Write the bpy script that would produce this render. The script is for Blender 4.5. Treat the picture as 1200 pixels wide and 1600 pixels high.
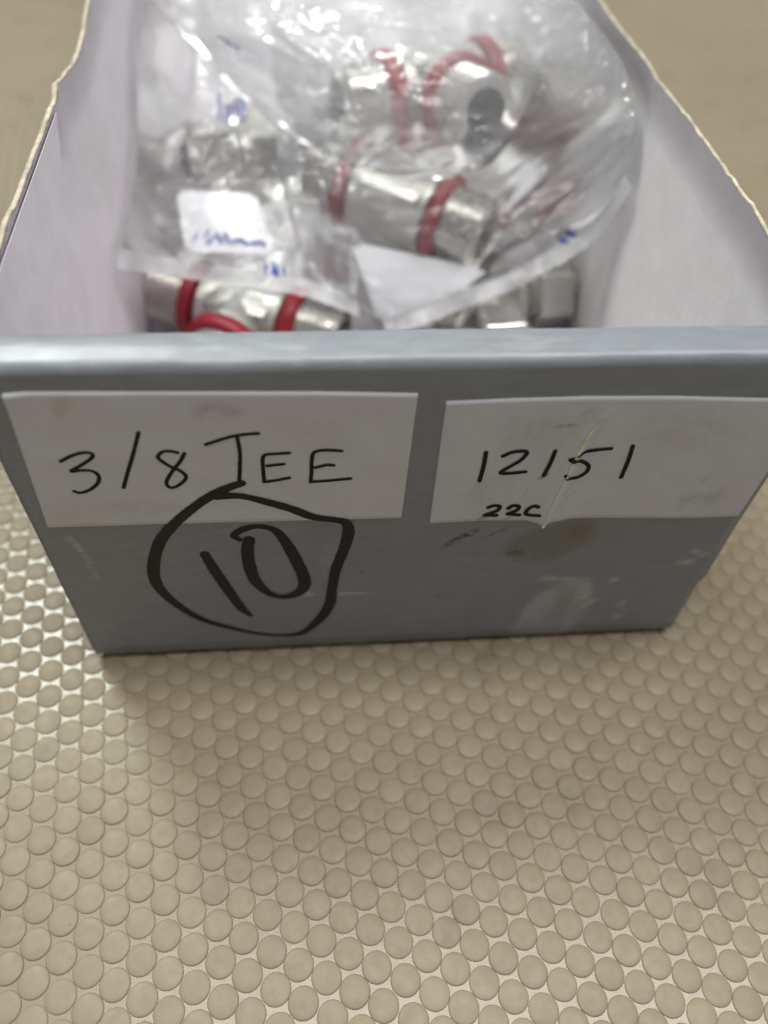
import bpy, bmesh, math, random
from mathutils import Vector, Matrix, noise

random.seed(7)
scene = bpy.context.scene
for o in list(bpy.data.objects):
    bpy.data.objects.remove(o)

# ------------------------------------------------------------------ camera
MM = 0.001
cam_data = bpy.data.cameras.new('camera')
cam = bpy.data.objects.new('camera', cam_data)
scene.collection.objects.link(cam)
scene.camera = cam
CAM_LOC = Vector((-14.25, -77.53, 142.24)) * MM
R_ = Vector((0.99593548, -0.07716934, 0.04644789))
U_ = Vector((0.03194007, 0.78476719, 0.61896712))
F_ = Vector((0.08421607, 0.61496777, -0.78404228))
m = Matrix.Identity(4)
for i in range(3):
    m[i][0], m[i][1], m[i][2], m[i][3] = R_[i], U_[i], -F_[i], CAM_LOC[i]
cam.matrix_world = m
cam_data.sensor_fit = 'VERTICAL'
cam_data.sensor_height = 36.0
cam_data.sensor_width = 27.0
cam_data.lens = 36.0 * 1249.26 / 1600.0
cam_data.clip_start = 0.005
cam_data.clip_end = 50
cam_data.dof.use_dof = True
cam_data.dof.focus_distance = 0.124
cam_data.dof.aperture_fstop = 9.5
cam_data.dof.aperture_blades = 0
scene.render.resolution_x = 768
scene.render.resolution_y = 1024

# ------------------------------------------------------------------ light
world = bpy.data.worlds.new('World')
scene.world = world
world.use_nodes = True
bg = world.node_tree.nodes['Background']
bg.inputs['Color'].default_value = (0.97, 0.98, 1.0, 1)
bg.inputs['Strength'].default_value = 0.24

def area_lamp(name, loc, target, sx, sy, power, color):
    d = bpy.data.lights.new(name, 'AREA')
    d.shape = 'RECTANGLE'
    d.size, d.size_y = sx, sy
    d.energy = power
    d.color = color
    o = bpy.data.objects.new(name, d)
    scene.collection.objects.link(o)
    o.location = loc
    o.rotation_euler = (Vector(target) - Vector(loc)).to_track_quat('-Z', 'Y').to_euler()
    if (Vector(target) - Vector(loc)).normalized().z < -.999:
        o.rotation_euler = (0, 0, 0)
    return o

area_lamp('ceiling_lamp_ahead', (-0.66, 0.98, 1.6), (0, 0, 0), 0.42, 0.42, 27, (0.93, 1.0, 0.94))
area_lamp('ceiling_lamp_overhead', (0.32, 0.03, 1.6), (0.32, 0.03, 0), 1.5, 0.46, 27, (1.0, 0.97, 0.95))

scene.view_settings.view_transform = 'Standard'
scene.view_settings.look = 'None'
scene.view_settings.exposure = 0.0
scene.view_settings.gamma = 1.0
scene.view_settings.use_curve_mapping = False
scene.render.engine = 'CYCLES'
scene.cycles.max_bounces = 7
scene.cycles.transparent_max_bounces = 14
scene.cycles.use_light_tree = False
scene.cycles.sample_clamp_indirect = 6.0

# ---- measured data (millimetres): pen and marker strokes on the front, control nets of the bags
STROKES = {
    'three': [(-49.44, 57.06), (-47.98, 58.01), (-46.44, 58.66), (-45.23, 58.69), (-44.79, 58.2), (-45.37, 57.38), (-46.98, 56.1), (-48.59, 54.91), (-46.96, 55.09), (-45.61, 54.81), (-45.04, 53.81), (-45.41, 52.41), (-46.46, 51.17), (-47.74, 50.35), (-48.69, 50.19), (-49.24, 50.57)],
    'slash': [(-37.83, 62.38), (-39.35, 58.2), (-40.77, 54.61), (-42.11, 51.05)],
    'eight': [(-32.35, 58.07), (-33.23, 56.36), (-34.37, 54.75), (-35.49, 52.83), (-35.86, 51.7), (-35.54, 50.81), (-34.59, 50.97), (-33.31, 52.16), (-32.87, 53.29), (-33.52, 54.44), (-34.8, 55.46), (-35.84, 56.73), (-36.09, 57.55), (-35.37, 58.45), (-34.3, 58.59), (-33.3, 58.24)],
    't_bar': [(-29.2, 59.79), (-25.68, 61.17), (-23.6, 61.57), (-21.86, 61.69)],
    't_stem': [(-24.78, 60.98), (-24.7, 58.09), (-25.0, 54.92), (-25.4, 51.62)],
    'e1': [(-17.81, 57.61), (-19.76, 57.53), (-21.14, 57.39), (-21.59, 56.71), (-21.72, 54.79), (-21.76, 51.53)],
    'e1_foot': [(-21.83, 51.46), (-20.1, 51.73), (-18.06, 52.21)],
    'e1_mid': [(-21.09, 54.99), (-19.9, 55.14), (-18.72, 55.28)],
    'e2': [(-10.38, 57.77), (-12.13, 57.99), (-13.61, 57.92), (-14.43, 57.38), (-14.68, 55.8), (-14.78, 53.51), (-14.95, 51.16)],
    'e2_foot': [(-14.84, 51.22), (-12.62, 51.33), (-9.02, 51.68)],
    'e2_mid': [(-14.22, 54.32), (-12.58, 54.84), (-11.54, 54.73)],
    'n1': [(10.64, 56.64), (10.73, 53.77), (10.6, 50.23)],
    'n2': [(13.29, 55.75), (14.52, 56.5), (16.11, 56.71), (16.79, 56.25), (16.19, 54.76), (14.9, 53.52), (13.56, 52.09), (14.78, 51.83), (17.39, 52.05)],
    'n3': [(20.98, 56.57), (20.81, 53.77), (20.4, 51.08)],
    'n5': [(29.36, 56.77), (27.35, 56.57), (25.52, 56.16), (24.27, 55.05), (23.74, 54.58), (25.45, 54.19), (26.84, 53.11), (26.93, 51.65), (25.8, 50.42), (24.53, 50.35), (23.76, 51.23)],
    'n6': [(32.53, 57.2), (32.77, 54.11), (32.79, 50.12)],
    's2': [(12.93, 43.63), (13.83, 44.04), (14.73, 43.81), (14.62, 42.86), (13.63, 42.17), (12.68, 41.71), (13.6, 41.59), (14.59, 41.5)],
    's3': [(16.25, 43.27), (16.87, 43.89), (17.84, 43.65), (17.74, 42.7), (16.38, 41.83), (17.14, 41.68), (18.37, 41.42)],
    'sc': [(21.12, 43.29), (20.44, 43.63), (19.59, 42.99), (19.32, 41.84), (20.04, 41.33), (21.7, 41.04)],
    'circle': [(-25.06, 51.36, 1.29), (-26.83, 50.56, 1.57), (-28.64, 49.4, 1.75), (-30.82, 47.83, 1.65), (-33.12, 45.62, 1.67), (-35.19, 43.34, 1.74), (-37.02, 40.98, 1.82), (-39.27, 37.29, 1.98), (-40.96, 32.57, 2.03), (-41.86, 27.81, 2.09), (-41.48, 23.29, 1.88), (-39.33, 18.06, 1.61), (-35.92, 13.09, 1.39), (-31.05, 9.52, 1.18), (-25.88, 6.89, 0.95), (-21.2, 5.8, 0.96), (-17.49, 6.65, 1.4), (-14.1, 11.61, 1.99), (-12.34, 16.58, 2.05), (-11.89, 21.72, 1.79), (-11.21, 27.75, 1.86), (-9.92, 33.36, 1.93), (-9.18, 38.14, 2.01), (-9.67, 40.83, 1.54), (-11.5, 41.83, 1.28), (-14.81, 42.75, 1.51), (-18.02, 44.85, 1.6), (-21.44, 46.67, 1.46), (-25.34, 48.34, 1.26), (-29.03, 48.51, 1.65)],
    'one': [(-32.71, 33.41, 1.61), (-31.66, 28.56, 1.92), (-29.82, 21.48, 1.94), (-28.3, 16.19, 1.73), (-26.86, 13.57, 0.77)],
    'zero': [(-26.68, 37.07, 0.92), (-27.47, 38.41, 1.34), (-25.5, 40.09, 1.39), (-23.06, 40.46, 1.15), (-20.72, 39.05, 1.47), (-19.08, 35.01, 1.95), (-17.7, 29.93, 2.14), (-16.75, 25.15, 2.21), (-16.99, 22.1, 2.11), (-18.76, 20.01, 1.79), (-21.18, 19.56, 1.23), (-23.45, 21.32, 1.56), (-25.17, 25.15, 2.05), (-25.76, 29.89, 2.12), (-25.69, 34.34, 2.06), (-25.22, 36.98, 2.03)],
}
NET_LEFT = [
    [(-54.5, 75.1, 39.7), (-44.4, 87.2, 29.0), (-29.3, 81.9, 30.0), (-14.7, 80.6, 28.0), (-2.4, 83.3, 20.0)],
    [(-54.5, 90.1, 39.1), (-43.3, 101.2, 34.0), (-29.3, 97.9, 36.0), (-15.7, 97.1, 34.0), (-1.4, 101.5, 24.0)],
    [(-54.0, 114.3, 44.5), (-43.2, 130.6, 38.0), (-28.3, 130.2, 40.0), (-13.5, 129.4, 38.0), (2.6, 140.7, 26.0)],
    [(-54.0, 131.8, 54.6), (-44.1, 158.8, 46.0), (-28.5, 161.0, 47.0), (-12.7, 159.9, 46.0), (4.4, 174.2, 36.0)],
    [(-54.0, 162.2, 63.7), (-45.5, 215.9, 50.0), (-27.8, 222.9, 50.0), (-9.4, 224.2, 50.0), (10.5, 239.2, 44.0)],
]
NET_RIGHT = [
    [(3.7, 78.4, 17.0), (19.7, 79.9, 24.0), (36.8, 82.0, 31.0), (49.8, 83.8, 40.0), (53.5, 79.6, 55.3)],
    [(-13.0, 89.8, 27.0), (1.8, 84.6, 36.0), (17.6, 84.4, 41.0), (36.2, 94.5, 43.0), (53.5, 82.2, 64.3)],
    [(-20.1, 105.8, 38.0), (-5.1, 97.3, 46.0), (12.8, 99.5, 48.0), (34.0, 113.4, 48.0), (53.5, 90.4, 69.6)],
    [(-21.3, 128.0, 46.0), (-5.3, 126.5, 50.0), (13.0, 134.0, 50.0), (35.4, 148.3, 49.0), (53.5, 115.2, 69.9)],
    [(-23.2, 172.6, 50.0), (-4.6, 187.5, 50.0), (15.4, 198.6, 50.0), (41.6, 214.0, 49.0), (54.0, 184.1, 62.2)],
]
NET_BACK = [
    [(-53.9, 161.8, 58.0), (-36.2, 136.3, 58.0), (-20.6, 119.7, 57.0), (-6.3, 104.5, 56.0), (8.7, 93.2, 55.0), (21.8, 85.1, 54.0)],
    [(-43.5, 159.3, 62.0), (-27.8, 133.5, 65.0), (-14.4, 115.5, 66.0), (-0.8, 103.1, 66.0), (13.4, 93.8, 65.0), (31.0, 93.2, 58.0)],
    [(-34.8, 183.1, 62.0), (-18.6, 150.2, 67.0), (-5.2, 130.1, 70.0), (9.1, 123.5, 70.0), (23.5, 118.8, 68.0), (42.7, 124.6, 56.0)],
    [(-27.5, 237.4, 58.0), (-11.5, 199.2, 64.0), (3.7, 176.1, 68.0), (20.7, 172.5, 68.0), (38.7, 172.3, 64.0), (55.1, 176.5, 55.0)],
    [(-19.6, 306.2, 54.0), (-1.3, 275.3, 58.0), (18.1, 261.8, 60.0), (37.5, 256.7, 60.0), (54.3, 252.9, 56.0), (54.0, 180.7, 67.9)],
]

# ------------------------------------------------------------------ helpers
C = scene.collection

class NT:
    """small node tree writer"""
    def __init__(s, name):
        s.m = bpy.data.materials.new(name)
        s.m.use_nodes = True
        s.t = s.m.node_tree
        s.t.nodes.clear()
        s.out = s.t.nodes.new('ShaderNodeOutputMaterial')
        s._obj = None
        s.cache = {}
    def n(s, typ, **kw):
        nd = s.t.nodes.new(typ)
        for k, v in kw.items():
            if k.startswith('_'):
                setattr(nd, k[1:], v)
            else:
                s.set(nd, k.replace('__', ' '), v)
        return nd
    def set(s, nd, key, v):
        inp = nd.inputs[int(key[1:])] if key[0] == 'i' and key[1:].isdigit() else nd.inputs[key]
        if isinstance(v, bpy.types.NodeSocket):
            s.t.links.new(v, inp)
        else:
            inp.default_value = v
    def obj(s):
        if s._obj is None:
            s._obj = s.t.nodes.new('ShaderNodeTexCoord').outputs['Object']
        return s._obj
    def noise(s, scale, detail=3, rough=.55, vec=None, dist=0.0):
        key = (scale, detail, rough)
        if vec is None and key in s.cache:
            return s.cache[key]
        nd = s.n('ShaderNodeTexNoise', Scale=scale, Detail=detail, Roughness=rough, Distortion=dist)
        s.set(nd, 'Vector', vec if vec is not None else s.obj())
        if vec is None:
            s.cache[key] = nd.outputs['Fac']
        return nd.outputs['Fac']
    def mapping(s, scale=(1, 1, 1), loc=(0, 0, 0), rot=(0, 0, 0)):
        nd = s.n('ShaderNodeMapping', Scale=scale, Location=loc, Rotation=rot)
        s.set(nd, 'Vector', s.obj())
        return nd.outputs['Vector']
    def math(s, op, a, b=0.0, clamp=False):
        nd = s.n('ShaderNodeMath', _operation=op, i0=a, i1=b)
        nd.use_clamp = clamp
        return nd.outputs[0]
    def ramp(s, f, lo, hi, a=0.0, b=1.0):
        nd = s.n('ShaderNodeMapRange', i0=f, i1=lo, i2=hi, i3=a, i4=b)
        nd.clamp = True
        return nd.outputs[0]
    def mix(s, f, a, b, blend='MIX'):
        nd = s.n('ShaderNodeMix', _data_type='RGBA', _blend_type=blend, i0=f, i6=a, i7=b)
        return nd.outputs[2]
    def bump(s, h, strength, dist):
        nd = s.n('ShaderNodeBump', Strength=strength, Distance=dist, Height=h)
        return nd.outputs['Normal']
    def blob(s, cx, cz, rx, rz, ang=0.0, soft=0.5):
        """mask of an ellipse on the panel's x-z face (millimetres)"""
        mp = s.n('ShaderNodeMapping', _vector_type='TEXTURE', Location=(cx * MM, 0, cz * MM),
                 Rotation=(0, ang, 0), Scale=(rx * MM, 1000.0, rz * MM))
        s.set(mp, 'Vector', s.obj())
        ln = s.n('ShaderNodeVectorMath', _operation='LENGTH', i0=mp.outputs[0])
        return s.ramp(ln.outputs['Value'], 1.0 + soft, 1.0 - soft)
    def bsdf(s, **kw):
        b = s.n('ShaderNodeBsdfPrincipled')
        for k, v in kw.items():
            s.set(b, k.replace('__', ' '), v)
        s.t.links.new(b.outputs[0], s.out.inputs['Surface'])
        return b

def col(r, g, b):
    return (r, g, b, 1.0)

def link_mesh(name, verts, faces, mat, parent=None, smooth=True, mats=None, mat_idx=None):
    me = bpy.data.meshes.new(name)
    me.from_pydata([(x * MM, y * MM, z * MM) for x, y, z in verts], [], faces)
    for mt in (mats or [mat]):
        me.materials.append(mt)
    if mat_idx:
        me.polygons.foreach_set('material_index', mat_idx)
    me.polygons.foreach_set('use_smooth', [smooth] * len(me.polygons))
    me.update()
    o = bpy.data.objects.new(name, me)
    C.objects.link(o)
    if parent:
        o.parent = parent
    return o

def empty(name, loc=(0, 0, 0)):
    o = bpy.data.objects.new(name, None)
    o.empty_display_size = 0.01
    o.location = Vector(loc) * MM
    C.objects.link(o)
    return o

def tag(o, label, cat, group=None):
    o['label'] = label
    o['category'] = cat
    if group:
        o['group'] = group
    return o

def lerp_list(pts, x):
    """piecewise linear y(x), pts sorted by x"""
    if x <= pts[0][0]:
        return pts[0][1]
    for (a, b), (c, d) in zip(pts, pts[1:]):
        if x <= c:
            return b + (d - b) * (x - a) / (c - a)
    return pts[-1][1]

def catmull(P, t):
    """Catmull-Rom through a list of tuples, t in 0..1"""
    n = len(P) - 1
    f = min(max(t, 0), 1) * n
    i = min(int(f), n - 1)
    u = f - i
    g = lambda k: P[min(max(k, 0), n)]
    p0, p1, p2, p3 = g(i - 1), g(i), g(i + 1), g(i + 2)
    if i == 0:
        p0 = tuple(2 * a - b for a, b in zip(p1, p2))
    if i == n - 1:
        p3 = tuple(2 * b - a for a, b in zip(p1, p2))
    return tuple(0.5 * (2 * b + (c - a) * u + (2 * a - 5 * b + 4 * c - d) * u * u + (3 * b - a - 3 * c + d) * u ** 3)
                 for a, b, c, d in zip(p0, p1, p2, p3))

# ------------------------------------------------------------------ materials
def mat_mat(name, groove):
    t = NT(name)
    rnd = t.n('ShaderNodeObjectInfo').outputs['Random']
    geo = t.n('ShaderNodeNewGeometry').outputs['Position']
    big = t.noise(14, 3, .6, geo)
    fine = t.noise(420, 4, .65, geo)
    spk = t.noise(900, 2, .5, geo)
    base = t.mix(t.ramp(big, .3, .7), col(0.230, 0.189, 0.124), col(0.265, 0.222, 0.149))
    base = t.mix(t.ramp(fine, .45, .75, 0, .28), base, col(0.192, 0.155, 0.100))
    if not groove:
        base = t.mix(t.ramp(rnd, 0, 1, 0, .45), base, col(0.206, 0.169, 0.112))
        stain = t.noise(75, 2, .5, geo)
        base = t.mix(t.ramp(stain, .58, .74, 0, .45), base, col(0.146, 0.120, 0.080))
    base = t.mix(t.ramp(spk, .74, .80, 0, .5), base, col(0.113, 0.095, 0.065))
    rough = t.ramp(fine, .3, .7, .18, .27) if groove else t.ramp(fine, .3, .7, .42, .60)
    b = t.bsdf(Base__Color=base, Roughness=rough)
    b.inputs['Specular IOR Level'].default_value = 0.36 if groove else 0.35
    t.set(b, 'Normal', t.bump(t.noise(2600, 3, .6, geo), .16 if groove else .22, .0001))
    return t.m

M_GROOVE = mat_mat('vinyl_mat_base', True)
M_DOT = mat_mat('vinyl_mat_dot', False)

def mat_panel():
    t = NT('grey_coated_board')
    fib = t.noise(700, 3, .6, t.mapping(scale=(.25, 1, 1)))
    big = t.noise(45, 4, .6)
    c = t.mix(t.ramp(big, .3, .7), col(.202, .222, .248), col(.245, .262, .285))
    c = t.mix(t.ramp(fib, .35, .7, 0, .6), c, col(.175, .187, .203))
    sep = t.n('ShaderNodeSeparateXYZ', Vector=t.obj())
    z = sep.outputs['Z']
    # brown grease blot under the right sticker
    warp = t.noise(160, 3, .6)
    def noisy(mask, lo=.35, hi=.6, scale=240):
        return t.math('MULTIPLY', mask, t.ramp(t.noise(scale, 4, .65), lo, hi))
    bl = t.math('MAXIMUM', t.blob(24.3, 32.6, 6.6, 5.0, -.2, .16), t.blob(28.6, 35.4, 4.4, 4.4, 0, .2))
    bl = t.math('MULTIPLY', bl, t.ramp(warp, .22, .48, .35, .85))
    c = t.mix(t.math('MULTIPLY', bl, .85), c, col(.150, .138, .118))
    c = t.mix(noisy(t.blob(29.6, 36.2, 1.8, 2.0, 0, .5), .4, .65), c, col(.15, .085, .06))
    c = t.mix(noisy(t.blob(19.6, 30.4, 1.6, 1.0, 0, .5), .4, .6, 500), c, col(.06, .045, .03))
    # pale torn tape residue at the lower right
    res = t.blob(31, 9, 6.4, 12.5, .16, .10)
    res = t.math('MULTIPLY', res, t.ramp(t.noise(120, 4, .7, t.mapping(scale=(1, 1, .35))), .40, .60, .22, .65))
    c = t.mix(res, c, col(.42, .41, .43))
    for (x, zz, rx, rz, an, st) in [(27.3, 21.6, 1.3, 1.2, 0, .75), (31, 21.4, 4.2, .8, 0, .55), (35.2, 16.5, 1.4, 3.0, .1, .6),
                                    (37.2, 12.5, .8, 3.5, .5, .5), (40.3, 20.8, 1.6, .7, -.4, .6), (43.8, 12, .9, 1.3, 0, .6),
                                    (44.4, 7.6, 1.0, 1.8, .2, .6), (52.3, 28.6, 1.0, .9, 0, .7), (51.8, 25.6, 1.6, 1.0, -.3, .75),
                                    (54.6, 27.8, 1.1, .8, -.3, .55), (-53.0, 38.6, .7, 1.0, 0, .5), (-52.2, 36, .7, 2.0, -.15, .6),
                                    (-51.4, 31, .6, 3.2, 0, .35), (-16.4, 19.9, 1.1, .9, 0, .65), (-9.5, 19.5, 4.6, .55, .02, .6),
                                    (-12.5, 30.5, 1.3, 3.6, .1, .25), (24.5, 6, .9, 12, .16, .3)]:
        c = t.mix(t.math('MULTIPLY', noisy(t.blob(x, zz, rx, rz, an, .5), .40, .58, 420), st), c, col(.50, .49, .49))
    # ink smears and specks
    for (x, zz, rx, rz, an, st) in [(10.2, 36.0, 2.6, .75, -.62, .9), (7.6, 33.6, 1.6, .6, -.8, .6), (15.4, 36.6, 2.4, .22, -.62, .7),
                                    (-6.8, 26.5, .28, .22, .3, 1.0), (7.5, 18, .25, .2, 0, .8), (2.5, 20, .2, .2, 0, .6)]:
        mk = t.blob(x, zz, rx, rz, an, .5)
        mk = noisy(mk, .42, .55, 700) if rx > 1 else mk
        c = t.mix(t.math('MULTIPLY', mk, st), c, col(.018, .018, .02))
    c = t.mix(t.blob(-7.9, 27.9, .28, .2, 0, .4), c, col(.20, .05, .03))
    # worn paper showing along the folded rim and the bottom edge
    rim = t.math('MULTIPLY', t.ramp(z, 72.2 * MM, 73.2 * MM), t.ramp(t.noise(330, 4, .7, t.mapping(scale=(.3, 1, 1))), .55, .68, 0, .22))
    c = t.mix(rim, c, col(.50, .48, .45))
    low = t.math('MULTIPLY', t.ramp(z, 3.0 * MM, 2.0 * MM), t.ramp(t.noise(300, 3, .7), .4, .6, .15, .6))
    c = t.mix(low, c, col(.42, .41, .41))
    b = t.bsdf(Base__Color=c, Roughness=t.ramp(big, .3, .7, .36, .48))
    b.inputs['Specular IOR Level'].default_value = 0.7
    t.set(b, 'Normal', t.bump(t.math('ADD', fib, t.math('MULTIPLY', t.noise(60, 2), .3)), .4, .00014))
    return t.m

M_PANEL = mat_panel()

def mat_paper(name, base, dirt, tint=None, stains=()):
    t = NT(name)
    fib = t.noise(900, 4, .65)
    big = t.noise(70, 3, .6)
    c = t.mix(t.ramp(big, .35, .72, 0, dirt), base, col(.52, .47, .40))
    c = t.mix(t.ramp(fib, .4, .75, 0, .14), c, col(.45, .42, .40))
    for (x, z, rx, rz, an, st, cc) in stains:
        mk = t.math('MULTIPLY', t.blob(x, z, rx, rz, an, .5), t.ramp(t.noise(330, 4, .65), .36, .62))
        c = t.mix(t.math('MULTIPLY', mk, st), c, cc)
    b = t.bsdf(Base__Color=c, Roughness=.62)
    b.inputs['Specular IOR Level'].default_value = 0.3
    t.set(b, 'Normal', t.bump(fib, .2, .0001))
    return t.m

DK = col(.10, .085, .07)
M_LABEL_A = mat_paper('paper_label_a', col(.63, .635, .65), .34, stains=[
    (-27, 66, 3, 1.6, 0, .35, DK), (-46.5, 67, 1.5, 2.5, .1, .25, col(.35, .27, .15)), (-12, 60, 4, 3, .4, .12, DK), (-40, 46, 6, 2, .1, .15, DK)])
M_LABEL_B = mat_paper('paper_label_b', col(.615, .623, .65), .34, stains=[
    (17, 60.5, 6, 4, .2, .16, DK), (20.5, 61.6, 2.2, .4, -.12, .5, DK), (24, 64, 3, 2.2, .3, .22, DK), (12, 47, 3, 5, .3, .22, col(.25, .16, .12)),
    (47.8, 44.2, 3.8, 2.8, -.3, .25, DK), (46.8, 49, .35, 1.6, .35, .45, DK), (20.4, 50.8, 1.1, .35, -.7, .8, DK), (18, 46, .25, 4.5, .32, .16, DK),
    (13.2, 41.6, 1.7, .5, -.65, .8, col(.02, .02, .02)), (17.2, 41.0, 1.2, .18, -.6, .7, col(.02, .02, .02)), (40, 60, 8, 4, 0, .12, DK), (25.5, 45.5, .22, 3.2, .45, .3, DK)])

def mat_lining(name, ca, cb):
    t = NT(name)
    big = t.noise(28, 4, .6)
    fib = t.noise(800, 3, .6)
    streak = t.noise(90, 3, .6, t.mapping(scale=(1, .5, .12)))
    c = t.mix(t.ramp(big, .3, .75), ca, cb)
    c = t.mix(t.ramp(streak, .58, .72, 0, .35), c, col(.62, .58, .575))
    c = t.mix(t.ramp(t.noise(130, 4, .7), .42, .68, 0, .3), c, col(.56, .53, .535))
    spots = t.noise(160, 2, .5)
    c = t.mix(t.ramp(spots, .74, .80, 0, .5), c, col(.36, .30, .28))
    b = t.bsdf(Base__Color=c, Roughness=.55)
    b.inputs['Specular IOR Level'].default_value = 0.3
    t.set(b, 'Normal', t.bump(t.math('ADD', big, t.math('MULTIPLY', fib, .12)), .7, .0009))
    return t.m

def mat_plain(name, c, rough, spec=.4, bump=0.0, bs=900, var=.25, metallic=0.0):
    t = NT(name)
    n1 = t.noise(bs * .3, 4, .6)
    d = tuple(x * (1 - var) for x in c[:3]) + (1,)
    b = t.bsdf(Base__Color=t.mix(t.ramp(n1, .3, .7), c, d), Roughness=t.ramp(n1, .3, .7, rough * .85, rough * 1.15), Metallic=metallic)
    b.inputs['Specular IOR Level'].default_value = spec
    if bump:
        t.set(b, 'Normal', t.bump(t.noise(bs, 3), bump, .0002))
    return t.m

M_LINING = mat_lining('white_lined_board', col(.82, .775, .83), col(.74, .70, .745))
M_LINING_RIGHT = mat_lining('white_lined_board_right', col(.74, .72, .715), col(.65, .63, .62))  # right wall lining: darker and less lavender than the left
M_KRAFT = mat_plain('torn_kraft_core', col(.66, .59, .48), .85, .2, .8, 1200, .5)
M_INK = mat_plain('pen_ink', col(.006, .006, .007), .5, .2, 0, 900, .2)
M_MARKER = mat_plain('marker_ink', col(.010, .007, .008), .45, .3, .15, 500, .35)
M_BLUE = mat_plain('blue_ink', col(.02, .05, .36), .5, .3)
M_CREASE = mat_plain('creased_paper', col(.86, .78, .58), .7, .2, .5, 1800, .2)
M_SLIP = mat_plain('white_paper_slip', col(.86, .87, .90), .6, .3, .1, 600, .06)
M_STEEL = mat_plain('stainless_steel', col(.74, .72, .68), .26, .5, .12, 900, .12, 1.0)
M_STEEL_MATT = mat_plain('forged_steel', col(.66, .65, .60), .42, .5, .5, 700, .18, 1.0)
M_RED = mat_plain('red_ring_plastic', col(.32, .010, .022), .42, .5, .2, 600, .3)

def mat_film(name, haze, rough, bscale, bstr):
    """thin clear film: mostly see-through, Fresnel gloss, a little milky haze"""
    t = NT(name)
    tr = t.n('ShaderNodeBsdfTransparent', Color=col(.985, .987, .99))
    milk = t.n('ShaderNodeBsdfTranslucent', Color=col(.90, .905, .92))
    gl = t.n('ShaderNodeBsdfGlossy', Color=col(1, 1, 1), Roughness=rough)
    hz = haze
    fr = t.n('ShaderNodeFresnel', IOR=1.5)
    if bscale:
        nz = t.noise(bscale, 3, .6, None, 1.2)
        nrm = t.bump(nz, bstr, .0022)
        t.set(gl, 'Normal', nrm)
        hz = t.ramp(t.noise(bscale * .35, 1), .35, .7, haze * .5, haze * 1.5)
    df = t.n('ShaderNodeBsdfDiffuse', Color=col(.90, .905, .92))
    mk = t.n('ShaderNodeMixShader', Fac=.5, i1=df.outputs[0], i2=milk.outputs[0])
    a = t.n('ShaderNodeMixShader', Fac=hz, i1=tr.outputs[0], i2=mk.outputs[0])
    b = t.n('ShaderNodeMixShader', Fac=t.math('MULTIPLY', fr.outputs[0], .8), i1=a.outputs[0], i2=gl.outputs[0])
    t.t.links.new(b.outputs[0], t.out.inputs['Surface'])
    return t.m

M_FILM = mat_film('clear_bag_film', .12, .075, 120, 1.3)
M_FILM_BACK = mat_film('clear_bag_film_milky', .27, .11, 85, .8)
M_FILM_UNDER = mat_film('clear_bag_film_underside', .05, .2, 0, 0)
M_SEAL = mat_film('bag_seal_film', .62, .16, 260, .6)

# ------------------------------------------------------------------ setting: dimpled mat
mat_obj = link_mesh('mat', [(-700, -400, 0), (700, -400, 0), (700, 1300, 0), (-700, 1300, 0)], [(0, 1, 2, 3)], M_GROOVE, smooth=False)
mat_obj['kind'] = 'structure'

PITCH, TH, STRETCH, SHEAR = 4.79199, -0.465466, 1.110031, 0.067958
A_ = Vector((PITCH * math.cos(TH), PITCH * math.sin(TH)))
B_ = Vector((PITCH * STRETCH * math.cos(TH + 2 * math.pi / 3 + SHEAR), PITCH * STRETCH * math.sin(TH + 2 * math.pi / 3 + SHEAR)))
ORG = Vector((-39.297, -54.998))
DOT_D = 4.84
def dot_geometry(segs, rings):
    verts, faces = [], []
    for rr, zz in rings:
        for k in range(segs):
            a = 2 * math.pi * k / segs
            verts.append((DOT_D * rr * math.cos(a), DOT_D * rr * math.sin(a), zz))
    for j in range(len(rings) - 1):
        for k in range(segs):
            faces.append((j * segs + k, j * segs + (k + 1) % segs, (j + 1) * segs + (k + 1) % segs, (j + 1) * segs + k))
    verts.append((0, 0, rings[-1][1] + .04))
    for k in range(segs):
        faces.append(((len(rings) - 1) * segs + k, (len(rings) - 1) * segs + (k + 1) % segs, len(verts) - 1))
    return verts, faces

def pixel(p):
    d = Vector(p) * MM - CAM_LOC
    dz = d.dot(F_)
    if dz <= 0.01:
        return None
    return (600 + 1249.26 * d.dot(R_) / dz, 800 - 1249.26 * d.dot(U_) / dz, dz)

near, far = [], []
for i in range(-70, 90):
    for j in range(-60, 130):
        q = ORG + A_ * i + B_ * j
        if not (-210 < q.x < 210 and -115 < q.y < 430):
            continue
        if -54 < q.x < 54 and 6 < q.y < 322:
            continue
        q = q + Vector((random.uniform(-.07, .07), random.uniform(-.07, .07)))
        px = pixel((q.x, q.y, 0))
        seen = px and -25 < px[0] < 1225 and 700 < px[1] < 1625 and q.y < 8 or (px and -25 < px[0] < 150 and 560 < px[1] < 1000 and q.x < -57)
        (near if seen else far).append((px[2] if px else 9, q))
near.sort(key=lambda e: e[0])
far += near[300:]
near = near[:300]
dv, df_ = dot_geometry(22, [(.499, 0.0), (.493, .11), (.478, .20), (.44, .27), (.27, .32)])
dot0 = link_mesh('dot', dv, df_, M_DOT, mat_obj)
for n_, (d_, q) in enumerate(near):
    o = dot0 if n_ == 0 else dot0.copy()
    if n_:
        C.objects.link(o)
        o.parent = mat_obj
    o.location = (q.x * MM, q.y * MM, 0)
    s_ = random.uniform(.985, 1.0)
    o.scale = (s_, s_, random.uniform(.8, 1.1))
fv, ff = dot_geometry(12, [(.499, 0.0), (.483, .19), (.43, .28)])
V, Fc = [], []
for d_, q in far:
    b0 = len(V)
    V += [(x + q.x, y + q.y, z) for x, y, z in fv]
    Fc += [tuple(k + b0 for k in f) for f in ff]
fd = link_mesh('far_dots', V, Fc, M_DOT, mat_obj)
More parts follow.
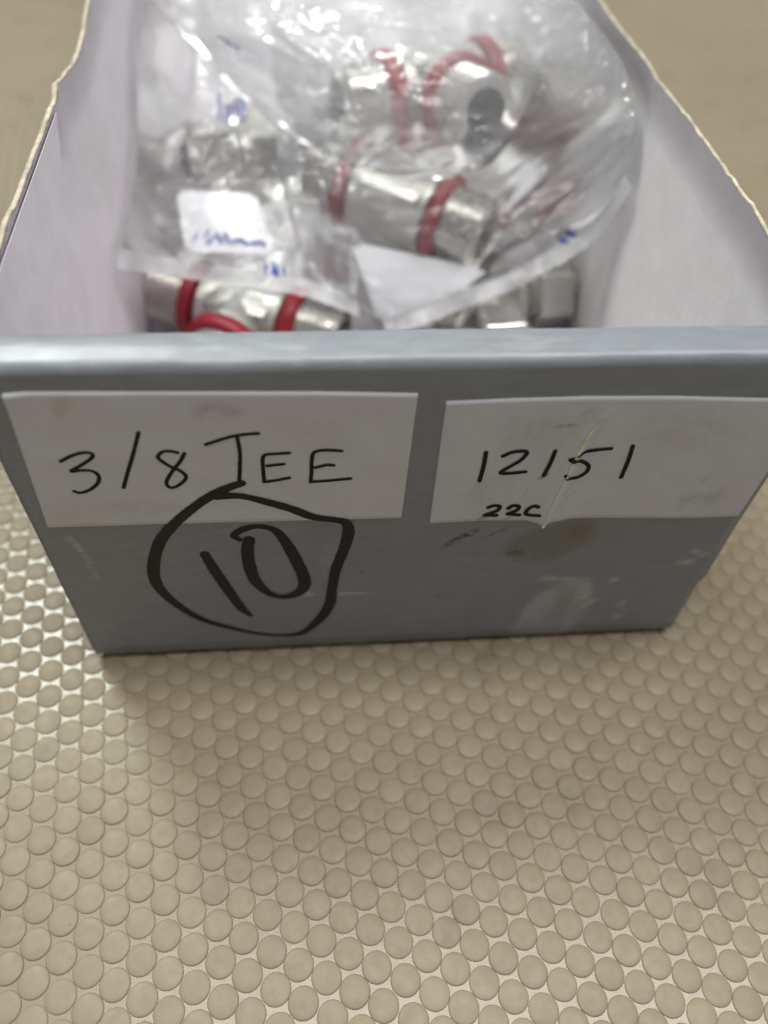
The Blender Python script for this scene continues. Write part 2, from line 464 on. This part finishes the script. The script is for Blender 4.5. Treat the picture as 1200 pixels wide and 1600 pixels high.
fd['kind'] = 'stuff'

# ------------------------------------------------------------------ the bin
bin_ = tag(empty('parts_bin', (0, 0, .3)), 'long grey cardboard parts bin with white lining, handwritten front stickers and a circled number', 'parts bin')
Z0 = .3        # rests on the dots; children are written in world millimetres
def bin_part(name, verts, faces, mat, parent=None, **kw):
    o = link_mesh(name, [(x, y, z - Z0) for x, y, z in verts] if parent is None else verts, faces, mat, parent or bin_, **kw)
    return o

XL, XR = -57.5, 57.5
def panel_left(z):
    return XL + .12 * noise.noise(Vector((0, 3.1, z * .35))) + .10 * noise.noise(Vector((5, 0, z * 1.3)))
def panel_right(z):
    e = lerp_list([(0, 57.3), (3, 57.2), (18.6, 56.9), (20.2, 57.5), (36, 57.1), (60, 57.2), (75, 57.4)], z)
    return e + .10 * noise.noise(Vector((9, 2, z * .9)))

prof = []
for k in range(27):
    prof.append((0.0, 2.0 + (72.7 - 2.0) * k / 26))
for k in range(1, 9):
    a = math.pi / 2 * k / 8
    prof.append((1.7 - 1.7 * math.cos(a), 72.7 + 1.7 * math.sin(a)))
prof += [(2.6, 74.55), (3.8, 74.65), (5.0, 74.6), (6.2, 74.35), (6.9, 73.8), (7.2, 72.6), (7.2, 40.0), (6.0, 2.0)]
NX = 70
verts, faces = [], []
for (y, z) in prof:
    xl, xr = panel_left(z), panel_right(z)
    for i in range(NX + 1):
        u = i / NX
        x = xl + (xr - xl) * u
        dz = 0
        if z > 70:
            dz = .22 * noise.noise(Vector((x * .05, 1.7, 0))) + .10 * noise.noise(Vector((x * .4, y * .5, 4)))
        if z < 2.1 and y < 1:
            dz = .10 * noise.noise(Vector((x * .2, 8.7, 0)))
        dy = .10 * noise.noise(Vector((x * .045, z * .06, 2))) if y < .01 else 0
        verts.append((x, y + min(dy, .04), z + dz))
np_ = len(prof)
for j in range(np_):
    j2 = (j + 1) % np_
    for i in range(NX):
        faces.append((j * (NX + 1) + i, j * (NX + 1) + i + 1, j2 * (NX + 1) + i + 1, j2 * (NX + 1) + i))
faces.append(tuple(j * (NX + 1) for j in range(np_)))
faces.append(tuple(j * (NX + 1) + NX for j in reversed(range(np_))))
idx = [0] * (len(faces) - 2) + [1, 1]
front = bin_part('front_panel', verts, faces, M_PANEL, mats=[M_PANEL, M_PANEL], mat_idx=idx)

def wall(name, top, x_in, x_out, y0, y1, seed, lining):
    """board side wall: white lining, grey outside, torn core along the top edge"""
    n = 150
    verts, faces, mi = [], [], []
    for i in range(n + 1):
        y = y0 + (y1 - y0) * i / n
        zt = lerp_list(top, y)
        tear = .45 * noise.noise(Vector((y * .16, seed, 0))) + .32 * noise.noise(Vector((y * .7, seed, 3))) + .22 * noise.noise(Vector((y * 2.3, seed, 5)))
        wob = .9 * noise.noise(Vector((y * .03, seed, 9))) + .25 * noise.noise(Vector((y * .12, seed, 4)))
        wob *= min(1, max(0, (y - 60) / 60))
        s = 1 if x_out < x_in else -1
        ring = [(x_in, 1.6)]
        for k in range(1, 9):
            ring.append((x_in + wob * k / 8, 1.6 + (zt + tear - 1.6) * k / 8))
        ring.append((x_in + wob - s * -.1, zt + tear + .02))
        ring.append((x_in + wob - s * .55, zt + tear + .12 + .35 * noise.noise(Vector((y * .9, seed, 7)))))
        ring.append((x_out + wob, zt + tear * .6 - .15))
        ring.append((x_out, 1.6))
        verts += [(x, y, z) for x, z in ring]
    m_ = len(ring)
    for i in range(n):
        for k in range(m_):
            k2 = (k + 1) % m_
            faces.append((i * m_ + k, i * m_ + k2, (i + 1) * m_ + k2, (i + 1) * m_ + k))
            mi.append(0 if k < 8 else (1 if k < 11 else 2))
    faces += [tuple(range(m_)), tuple(n * m_ + k for k in reversed(range(m_)))]
    mi += [1, 1]
    return bin_part(name, verts, faces, None, mats=[lining, M_KRAFT, M_PANEL], mat_idx=mi)

wall('side_wall', [(6, 74.6), (16, 75.8), (28.5, 76.6), (36.7, 76.2), (48.8, 76.2), (62.5, 76.3), (66.8, 76.0), (67.6, 77.9), (72.3, 76.9), (78, 75.6), (89.5, 74.4),
                   (96.2, 75.2), (106, 77.2), (140, 78), (325, 79)], -56.1, -57.2, 7.3, 325, 2.0, M_LINING)
wall('side_wall', [(6, 74.6), (30.4, 75.2), (44.4, 74.9), (60.5, 74.4), (82, 73.0), (86, 72.6), (91.4, 73.0), (107.7, 72.2), (129.6, 71.4), (325, 72)], 56.1, 57.1, 7.3, 325, 6.0, M_LINING_RIGHT)

def slab(name, x0, x1, y0, y1, z0, z1, mat, mats=None, mi=None):
    v = [(x, y, z) for z in (z0, z1) for (x, y) in ((x0, y0), (x1, y0), (x1, y1), (x0, y1))]
    f = [(3, 2, 1, 0), (4, 5, 6, 7), (0, 1, 5, 4), (1, 2, 6, 5), (2, 3, 7, 6), (3, 0, 4, 7)]
    return bin_part(name, v, f, mat, smooth=False)
slab('bottom_panel', -57.2, 57.2, 6.4, 325, .36, 1.55, M_LINING)
slab('back_wall', -57.4, 57.4, 325.1, 326.5, .36, 76, M_LINING)

# glued corner flaps inside the side walls (their cut edge shows as a thin line)
def flap(x, s, poly):
    n = len(poly)
    v = [(x, y, z) for y, z in poly] + [(x + s * .14, y, z) for y, z in poly]
    f = [tuple(range(n)), tuple(range(2 * n - 1, n - 1, -1))] + [(k, k + n, (k + 1) % n + n, (k + 1) % n) for k in range(n)]
    return bin_part('corner_flap', v, f, M_LINING, smooth=False)
flap(-55.95, 1, [(7.4, 1.7), (7.4, 74.2), (20, 75.4), (62.6, 75.6), (56.5, 67.6), (47.2, 58.2), (38.4, 49.3), (24, 30), (10, 1.7)])

# ---- stickers on the front
def label_y_b(x, z):
    """relief of the right sticker: a raised crease running up from its lower edge"""
    cx = lerp_list([(38, 22.7), (46.9, 23.5), (54.3, 24.3), (59.8, 25.1), (68, 28.2)], z)
    d = abs(x - cx)
    h = lerp_list([(38, .75), (55, .55), (62, .25), (66, .0)], z)
    return h * max(0, 1 - d / 1.15) ** 1.3 + .06 * (1 + noise.noise(Vector((x * .2, z * .2, 1)))) * .5

def sticker(x_bot, x_top, bottom, top, relief, mat, nx=200, nz=36):
    verts, faces = [], []
    for j in range(nz + 1):
        v = j / nz
        for i in range(nx + 1):
            u = i / nx
            xb = x_bot[0] + (x_bot[1] - x_bot[0]) * u
            xt = x_top[0] + (x_top[1] - x_top[0]) * u
            zb, zt = lerp_list(bottom, xb), lerp_list(top, xt)
            x, z = xb + (xt - xb) * v, zb + (zt - zb) * v
            verts.append((x, -.11 - relief(x, z), z))
    n1 = len(verts)
    w = nx + 1
    for j in range(nz):
        for i in range(nx):
            faces.append((j * w + i, j * w + i + 1, (j + 1) * w + i + 1, (j + 1) * w + i))
    edge = [i for i in range(w)] + [j * w + nx for j in range(1, nz + 1)] + [nz * w + i for i in range(nx - 1, -1, -1)] + [j * w for j in range(nz - 1, 0, -1)]
    for k in edge:
        x, y, z = verts[k]
        verts.append((x, .03, z))
    for k in range(len(edge)):
        k2 = (k + 1) % len(edge)
        faces.append((edge[k2], edge[k], n1 + k, n1 + k2))
    o = bin_part('sticker', verts, faces, mat)
    return o

def relief_a(x, z):
    c = max(0, (x + 55.5) and (1 - math.hypot(x + 53.4, z - 70.2) / 3)) * .25
    return .05 + c + .05 * noise.noise(Vector((x * .15, z * .2, 6)))
sticker_a = sticker((-55.3, -.8), (-53.3, -.3), [(-55.3, 42.4), (-30, 42.3), (-.8, 41.9)],
                    [(-53.3, 70.1), (-50.4, 70.35), (-29.7, 69.9), (-13.3, 69.4), (-.3, 68.8)], relief_a, M_LABEL_A)
sticker_a['label'] = 'grimy white sticker reading 3/8 TEE'
sticker_b = sticker((3.9, 56.2), (3.7, 56.6), [(3.9, 40.2), (13.2, 40.5), (19.6, 40.2), (22.9, 38.75), (25.1, 39.6), (27.1, 40.3), (30.3, 40.3), (39.1, 39.8), (48.1, 39.3), (56.2, 39.3)],
                    [(3.7, 67.2), (12.7, 67.5), (23.4, 67.6), (36.2, 67.3), (49.5, 66.5), (56.6, 66.2)], label_y_b, M_LABEL_B)
sticker_b['label'] = 'creased white sticker reading 12151 and 22C'

def ribbon(name, strokes, width, lift, mat, parent, relief=None, steps=9, ramp=.0):
    """handwriting: a flat inked band along each smoothed stroke, lying on the face it is written on"""
    verts, faces = [], []
    for si, pts in enumerate(strokes):
        P = [(p[0], p[1], p[2] if len(p) > 2 else width) for p in pts]
        n = max(6, (len(P) - 1) * steps)
        Q = [catmull(P, k / n) for k in range(n + 1)]
        out = []
        # round ends
        def tangent(k):
            a, b = Q[max(k - 1, 0)], Q[min(k + 1, n)]
            dx, dz = b[0] - a[0], b[1] - a[1]
            l = math.hypot(dx, dz) or 1
            return dx / l, dz / l
        for k in range(n + 1):
            tx, tz = tangent(k)
            x, z, w = Q[k]
            w *= 1 + .10 * noise.noise(Vector((x * 1.3, z * 1.3, si)))
            out.append((x, z, w / 2, tx, tz))
        seq = []
        x, z, w, tx, tz = out[0]
        for a in (80, 50, 25):
            r = math.radians(a)
            seq.append((x - tx * w * math.sin(r), z - tz * w * math.sin(r), w * math.cos(r), tx, tz))
        seq += out
        x, z, w, tx, tz = out[-1]
        for a in (25, 50, 80):
            r = math.radians(a)
            seq.append((x + tx * w * math.sin(r), z + tz * w * math.sin(r), w * math.cos(r), tx, tz))
        b0 = len(verts)
        for q, (x, z, w, tx, tz) in enumerate(seq):
            for s in (-1, 1):
                xx, zz = x - tz * w * s, z + tx * w * s
                rl = relief(xx, zz) if relief else 0
                verts.append((xx, -lift - rl - ramp * q / len(seq) - .004 * si, zz))
        for q in range(len(seq) - 1):
            a = b0 + 2 * q
            faces.append((a, a + 1, a + 3, a + 2))
    return link_mesh(name, verts, faces, mat, parent, smooth=True)

S = STROKES
w_pen = .58
ribbon('handwriting', [S[k] for k in ('three', 'slash', 'eight', 't_bar', 't_stem', 'e1', 'e1_foot', 'e1_mid', 'e2', 'e2_foot', 'e2_mid')],
       w_pen, .16, M_INK, sticker_a, relief_a)
ribbon('handwriting', [S[k] for k in ('n1', 'n2', 'n3', 'n5', 'n6')], .68, .20, M_INK, sticker_b, label_y_b)
ribbon('handwriting', [S[k] for k in ('s2', 's3', 'sc')], .74, .20, M_INK, sticker_b, label_y_b)
ribbon('crease', [[(22.85, 38.9, .6), (23.2, 43, .5), (23.55, 47, .45), (24.0, 51, .40), (24.3, 54.3, .45), (24.75, 57.5, .5), (25.1, 59.8, .3), (25.5, 61.0, .5), (26.2, 62.6, .2), (26.7, 63.7, .08)]],
       .3, .22, M_CREASE, sticker_b, label_y_b)
def marker_relief(x, z):
    k = min(1, max(0, (z - 37.5) / 3.5))
    return .02 + k * (relief_a(x, z) + .14)
ribbon('marker_circle', [S['circle']], 2, .06, M_MARKER, front, marker_relief, ramp=.03)
ribbon('marker_number', [S['one'], S['zero']], 2, .06, M_MARKER, front, None, ramp=.03)

# ------------------------------------------------------------------ tee fittings
def lathe(prof, segs=28, axis=(1, 0, 0), flats=0):
    """revolve (distance along axis, radius) about an axis from the origin"""
    ax = Vector(axis).normalized()
    up = Vector((0, 0, 1)) if abs(ax.z) < .9 else Vector((0, 1, 0))
    e1 = ax.cross(up).normalized()
    e2 = ax.cross(e1).normalized()
    verts, faces = [], []
    for d, r in prof:
        for k in range(segs):
            a = 2 * math.pi * k / segs
            p = ax * d + (e1 * math.cos(a) + e2 * math.sin(a)) * r
            verts.append(tuple(p))
    for j in range(len(prof) - 1):
        for k in range(segs):
            faces.append((j * segs + k, j * segs + (k + 1) % segs, (j + 1) * segs + (k + 1) % segs, (j + 1) * segs + k))
    return verts, faces

def merge(parts):
    V, F = [], []
    for v, f in parts:
        b = len(V)
        V += v
        F += [tuple(k + b for k in q) for q in f]
    return V, F

def autosmooth(o, ang=35):
    me = o.data
    bm = bmesh.new()
    bm.from_mesh(me)
    bmesh.ops.recalc_face_normals(bm, faces=bm.faces)
    for e in bm.edges:
        if len(e.link_faces) == 2 and e.calc_face_angle(0) > math.radians(ang):
            e.smooth = False
    bm.to_mesh(me)
    bm.free()

def chamfer_box(sx, sy, sz, c):
    bm = bmesh.new()
    bmesh.ops.create_cube(bm, size=1.0)
    bmesh.ops.scale(bm, vec=(sx, sy, sz), verts=bm.verts)
    bmesh.ops.bevel(bm, geom=bm.edges[:], offset=c, segments=2, affect='EDGES', profile=.5)
    bm.verts.index_update()
    v = [tuple(q.co) for q in bm.verts]
    f = [tuple(q.index for q in fc.verts) for fc in bm.faces]
    bm.free()
    return v, f

ARMS = [((1, 0, 0)), ((-1, 0, 0)), ((0, -1, 0))]
def thread_profile(a, b, r):
    p = [(a, r - .6)]
    d = a + .4
    while d < b - 1.2:
        p += [(d, r - .55), (d + .45, r), (d + .75, r), (d + 1.2, r - .55)]
        d += 1.25
    return p + [(b - .6, r - .5), (b, r - 1.3), (b, r - 2.6), (b - 6, r - 2.8)]

def tee(name, loc, rz, tilt=(0, 0), nuts=False, k=1.0):
    root = empty(name)
    body = [chamfer_box(15.5, 13.5, 14.5, 2.6)]
    for ax in ARMS:
        body.append(lathe([(0, 7.4), (6.5, 7.4), (8.2, 7.7), (9.0, 7.6), (9.6, 6.6), (10.4, 6.2), (12.6, 6.2)], 28, ax))
    v, f = merge(body)
    o = link_mesh('body', v, f, M_STEEL_MATT, root)
    autosmooth(o)
    for ax in ARMS:
        if nuts:
            pr = [(11.2, 4.5), (11.2, 7.6), (12.0, 8.8), (19.5, 8.8), (20.6, 7.6), (20.6, 6.0), (21.6, 5.6), (21.6, 4.4), (14, 4.2)]
            v, f = lathe(pr, 6, ax)
            o = link_mesh('hex_nut', v, f, M_STEEL, root, smooth=False)
            md = o.modifiers.new('bevel', 'BEVEL')
            md.width = .0006
            md.segments = 3
            md.limit_method = 'ANGLE'
        else:
            v, f = lathe([(9.9, 6.3), (9.9, 8.0), (10.3, 8.5), (12.4, 8.5), (12.9, 8.0), (12.9, 6.2)], 36, ax)
            autosmooth(link_mesh('red_ring', v, f, M_RED, root), 60)
            v, f = lathe(thread_profile(12.2, 22, 6.9), 30, ax)
            autosmooth(link_mesh('threaded_end', v, f, M_STEEL, root), 50)
    root.location = Vector(loc) * MM
    root.rotation_euler = (tilt[0], tilt[1], rz)
    root.scale = k if isinstance(k, tuple) else (k, k, k)
    return root

rad = math.radians
G_T = 'steel tee fittings in the bin'
tag(tee('tee_fitting', (-30.0, 89.8, 12.2), rad(-24), (rad(4), 0), k=1.18), 'loose steel tee with red rings on the bin floor by the left wall', 'pipe fitting', G_T)
tag(tee('tee_fitting', (30.5, 96.0, 12.2), rad(6), (0, 0), nuts=True, k=1.18), 'loose steel tee with a hex nut end on the bin floor by the right wall', 'pipe fitting', G_T)
tag(tee('tee_fitting', (9.0, 109.5, 31.5), rad(148), (rad(-6), rad(-4)), k=(1.12, 1.32, 1.32)), 'steel tee with two red rings in the front bag, above the blank slip', 'pipe fitting', G_T)
tag(tee('tee_fitting', (20.5, 141.0, 46.0), rad(20), (rad(-12), rad(0)), k=1.25), 'shiny steel tee with red rings high in the back bag near the right wall', 'pipe fitting', G_T)
tag(tee('tee_fitting', (-24.0, 146.0, 24.0), rad(200), (rad(10), rad(-8)), nuts=True, k=1.15), 'dull steel tee inside the left bag, behind the slip with blue writing', 'pipe fitting', G_T)

# ------------------------------------------------------------------ plastic bags
def net_point(net, s, t):
    row = [catmull(r, s) for r in net]
    p = catmull(row, t)
    return (min(max(p[0], -54.6), 54.9), p[1], max(p[2], 3))

def bag_height(s, t, seed, amp, L):
    """crumpled film: sharp folds at several sizes, flatter towards the seals"""
    x, y = s * L[0], t * L[1]
    wx = x + 6 * noise.noise(Vector((x * .04, y * .04, seed)))
    wy = y + 6 * noise.noise(Vector((x * .04, y * .04, seed + 9)))
    h = 0
    for lam, a, st in ((34, 3.0, .6), (17, 1.5, .7), (8, 1.0, .85), (4, .30, 1)):
        nz = noise.noise(Vector((wx / lam, wy / lam * st, seed + lam)))
        h += a * (.35 - abs(nz) * 1.6)
    return h * amp

def bag(name, net, seed, film, thick, L, amp=1.0, n=(110, 110), flat=(.06, .0)):
    root = empty(name, net_point(net, .5, .5)[:2] + (2.0,))
    off = Vector(root.location) / MM
    NS, NT_ = n
    cache = [[Vector(net_point(net, i / NS, j / NT_)) for i in range(NS + 1)] for j in range(NT_ + 1)]
    top = []
    for j in range(NT_ + 1):
        for i in range(NS + 1):
            p = cache[j][i]
            du = cache[j][min(i + 1, NS)] - cache[j][max(i - 1, 0)]
            dv = cache[min(j + 1, NT_)][i] - cache[max(j - 1, 0)][i]
            nr = du.cross(dv)
            nr = nr.normalized() if nr.length > 1e-6 else Vector((0, 0, 1))
            s, t = i / NS, j / NT_
            edge = min(1, min(s, 1 - s, t * 1.2) / .10)
            q = p + nr * bag_height(s, t, seed, amp * (.22 + .78 * edge), L)
            q.x = min(max(q.x, -55.0), 55.3)
            top.append(q)
    V = [tuple(q - off) for q in top]
    F = []
    w = NS + 1
    for j in range(NT_):
        for i in range(NS):
            F.append((j * w + i, j * w + i + 1, (j + 1) * w + i + 1, (j + 1) * w + i))
    # underside, sealed to the top sheet along its border
    b0 = len(V)
    NB = 44
    for j in range(NB + 1):
        for i in range(NB + 1):
            s, t = i / NB, j / NB
            q = top[round(t * NT_) * w + round(s * NS)].copy()
            pf = max(0, math.sin(math.pi * s) * math.sin(math.pi * min(1, t))) ** .5
            q.z = max(2.4, q.z - .05 - thick * pf + .8 * pf * noise.noise(Vector((s * 9, t * 9, seed + 3))))
            V.append(tuple(q - off))
    wb = NB + 1
    for j in range(NB):
        for i in range(NB):
            F.append((b0 + j * wb + i, b0 + (j + 1) * wb + i, b0 + (j + 1) * wb + i + 1, b0 + j * wb + i + 1))
    link_mesh('film', V, F, None, root, mats=[film, M_FILM_UNDER], mat_idx=[0] * (NS * NT_) + [1] * (NB * NB))
    def surf(s, t):
        i, j = min(max(s, 0), 1) * NS, min(max(t, 0), 1) * NT_
        return top[int(round(j)) * w + int(round(i))]
    return root, surf, off

def seal(root, surf, off, path, width, out, name='seal_strip'):
    """flat welded band along a border: path(k)->(s,t), pushed outwards by `out`"""
    n = 90
    V, F = [], []
    for k in range(n + 1):
        s, t = path(k / n)
        p = surf(s, t)
        o2 = Vector(out)
        rip = .35 * noise.noise(Vector((k * .33, 2, 1))) + .2 * noise.noise(Vector((k * .9, 5, 1)))
        for c in range(5):
            q = p + o2 * (width * (c - 1) / 4) + Vector((0, 0, rip * c / 4 + (.25 if c in (1, 3) else 0) + .12))
            q.x = min(max(q.x, -55.4), 55.6)
            V.append(tuple(q - off))
    for k in range(n):
        for c in range(4):
            a = k * 5 + c
            F.append((a, a + 1, a + 6, a + 5))
    return link_mesh(name, V, F, M_SEAL, root)

def print_mark(root, surf, off, s0, t0, ds, dt, size, seed):
    """blurred blue print on the film, a few short bars following the surface"""
    rnd = random.Random(seed)
    V, F = [], []
    for b in range(7):
        a = (b - 3) / 3
        for (u0, u1) in [(rnd.uniform(-1, -.5), rnd.uniform(.1, 1))]:
            for q in range(6):
                u = u0 + (u1 - u0) * q / 5
                for e in (0, 1):
                    s = s0 + ds[0] * a * size + dt[0] * (u * size) + ds[0] * e * size * .16
                    t = t0 + ds[1] * a * size + dt[1] * (u * size) + ds[1] * e * size * .16
                    p = surf(s, t) + Vector((0, -.15, .35))
                    V.append(tuple(p - off))
            b0 = len(V) - 12
            for q in range(5):
                F.append((b0 + 2 * q, b0 + 2 * q + 1, b0 + 2 * q + 3, b0 + 2 * q + 2))
    return link_mesh('print_mark', V, F, M_BLUE, root)

def slip(name, corners, bow, strokes):
    """paper slip inside a bag, slightly bowed, with blue pen marks"""
    root = empty(name, (corners[3][0], corners[3][1], 2))
    off = Vector(root.location) / MM
    n = 16
    def pt(u, v, lift=0.0):
        a, b, c, d = [Vector(q) for q in corners]   # back left, back right, front right, front left
        p = (d * (1 - u) + c * u) * (1 - v) + (a * (1 - u) + b * u) * v
        p.z += bow * math.sin(math.pi * u) * math.sin(math.pi * (v * .8 + .1)) + lift
        return tuple(p - off)
    V = [pt(i / n, j / n) for j in range(n + 1) for i in range(n + 1)] + [pt(i / n, j / n, -.12) for j in range(n + 1) for i in range(n + 1)]
    w, h = n + 1, (n + 1) ** 2
    F = []
    # rounded corners: drop the four corner cells
    for j in range(n):
        for i in range(n):
            if (i in (0, n - 1)) and (j in (0, n - 1)):
                continue
            q = (j * w + i, j * w + i + 1, (j + 1) * w + i + 1, (j + 1) * w + i)
            F.append(q)
            F.append(tuple(k + h for k in reversed(q)))
    link_mesh('paper', V, F, M_SLIP, root)
    V, F = [], []
    for st in strokes:
        b0 = len(V)
        for k in range(13):
            u, v, _ = catmull([(a, b, 0) for a, b in st], k / 12)
            for e in (-.02, .02):
                V.append(pt(u + e * .6, v + e * 1.6, .35))
        for k in range(12):
            a = b0 + 2 * k
            F.append((a, a + 1, a + 3, a + 2))
    if strokes:
        link_mesh('handwriting', V, F, M_BLUE, root)
    return root

scr = [[(.10, .16), (.16, .24), (.12, .12)], [(.22, .18), (.30, .30), (.26, .11), (.36, .22)], [(.38, .26), (.44, .12), (.48, .27), (.52, .12)],
       [(.55, .14), (.64, .18), (.72, .11)], [(.74, .13), (.86, .16), (.92, .12)]]
tag(slip('paper_slip', [(-46.4, 111.3, 33.5), (-26.6, 108.1, 34.5), (-22.1, 91.4, 28.5), (-43.9, 95.9, 26.5)], .6, scr),
    'white paper slip with blue handwriting inside the left bag', 'paper slip')
tag(slip('paper_slip', [(-3.6, 99.1, 27), (30.0, 88.3, 26), (18.4, 83.0, 20.5), (2.6, 79.6, 17)], .3, []),
    'blank white paper slip at the front corner of the right bag', 'paper slip')

lb, ls, lo = bag('plastic_bag', NET_LEFT, 1.3, M_FILM, 20, (62, 120))
tag(lb, 'clear crumpled plastic bag along the left wall, holding the slip with blue writing', 'plastic bag', 'clear plastic bags in the bin')
seal(lb, ls, lo, lambda k: (k, 0.0), 6.0, (0, -.95, -.15))
rb, rs, ro = bag('plastic_bag', NET_RIGHT, 5.1, M_FILM, 24, (75, 120))
tag(rb, 'clear crumpled plastic bag with a pale seam slanting up to the right wall', 'plastic bag', 'clear plastic bags in the bin')
seal(rb, rs, ro, lambda k: (k, 0.0), 5.2, (.25, -.9, -.3))
bb, bs_, bo = bag('plastic_bag', NET_BACK, 9.4, M_FILM_BACK, 26, (90, 130))
tag(bb, 'hazy clear plastic bag lying on top at the back of the bin', 'plastic bag', 'clear plastic bags in the bin')
print_mark(lb, ls, lo, .62, .03, (1, 0), (0, 1), .035, 3)
print_mark(bb, bs_, bo, .24, .06, (1, 0), (.3, 1), .030, 5)
print_mark(lb, ls, lo, .42, .56, (1, 0), (0, 1), .05, 8)
print_mark(lb, ls, lo, .50, .74, (1, 0), (0, 1), .045, 21)
print_mark(rb, rs, ro, .68, .015, (1, 0), (0, 1), .022, 11)
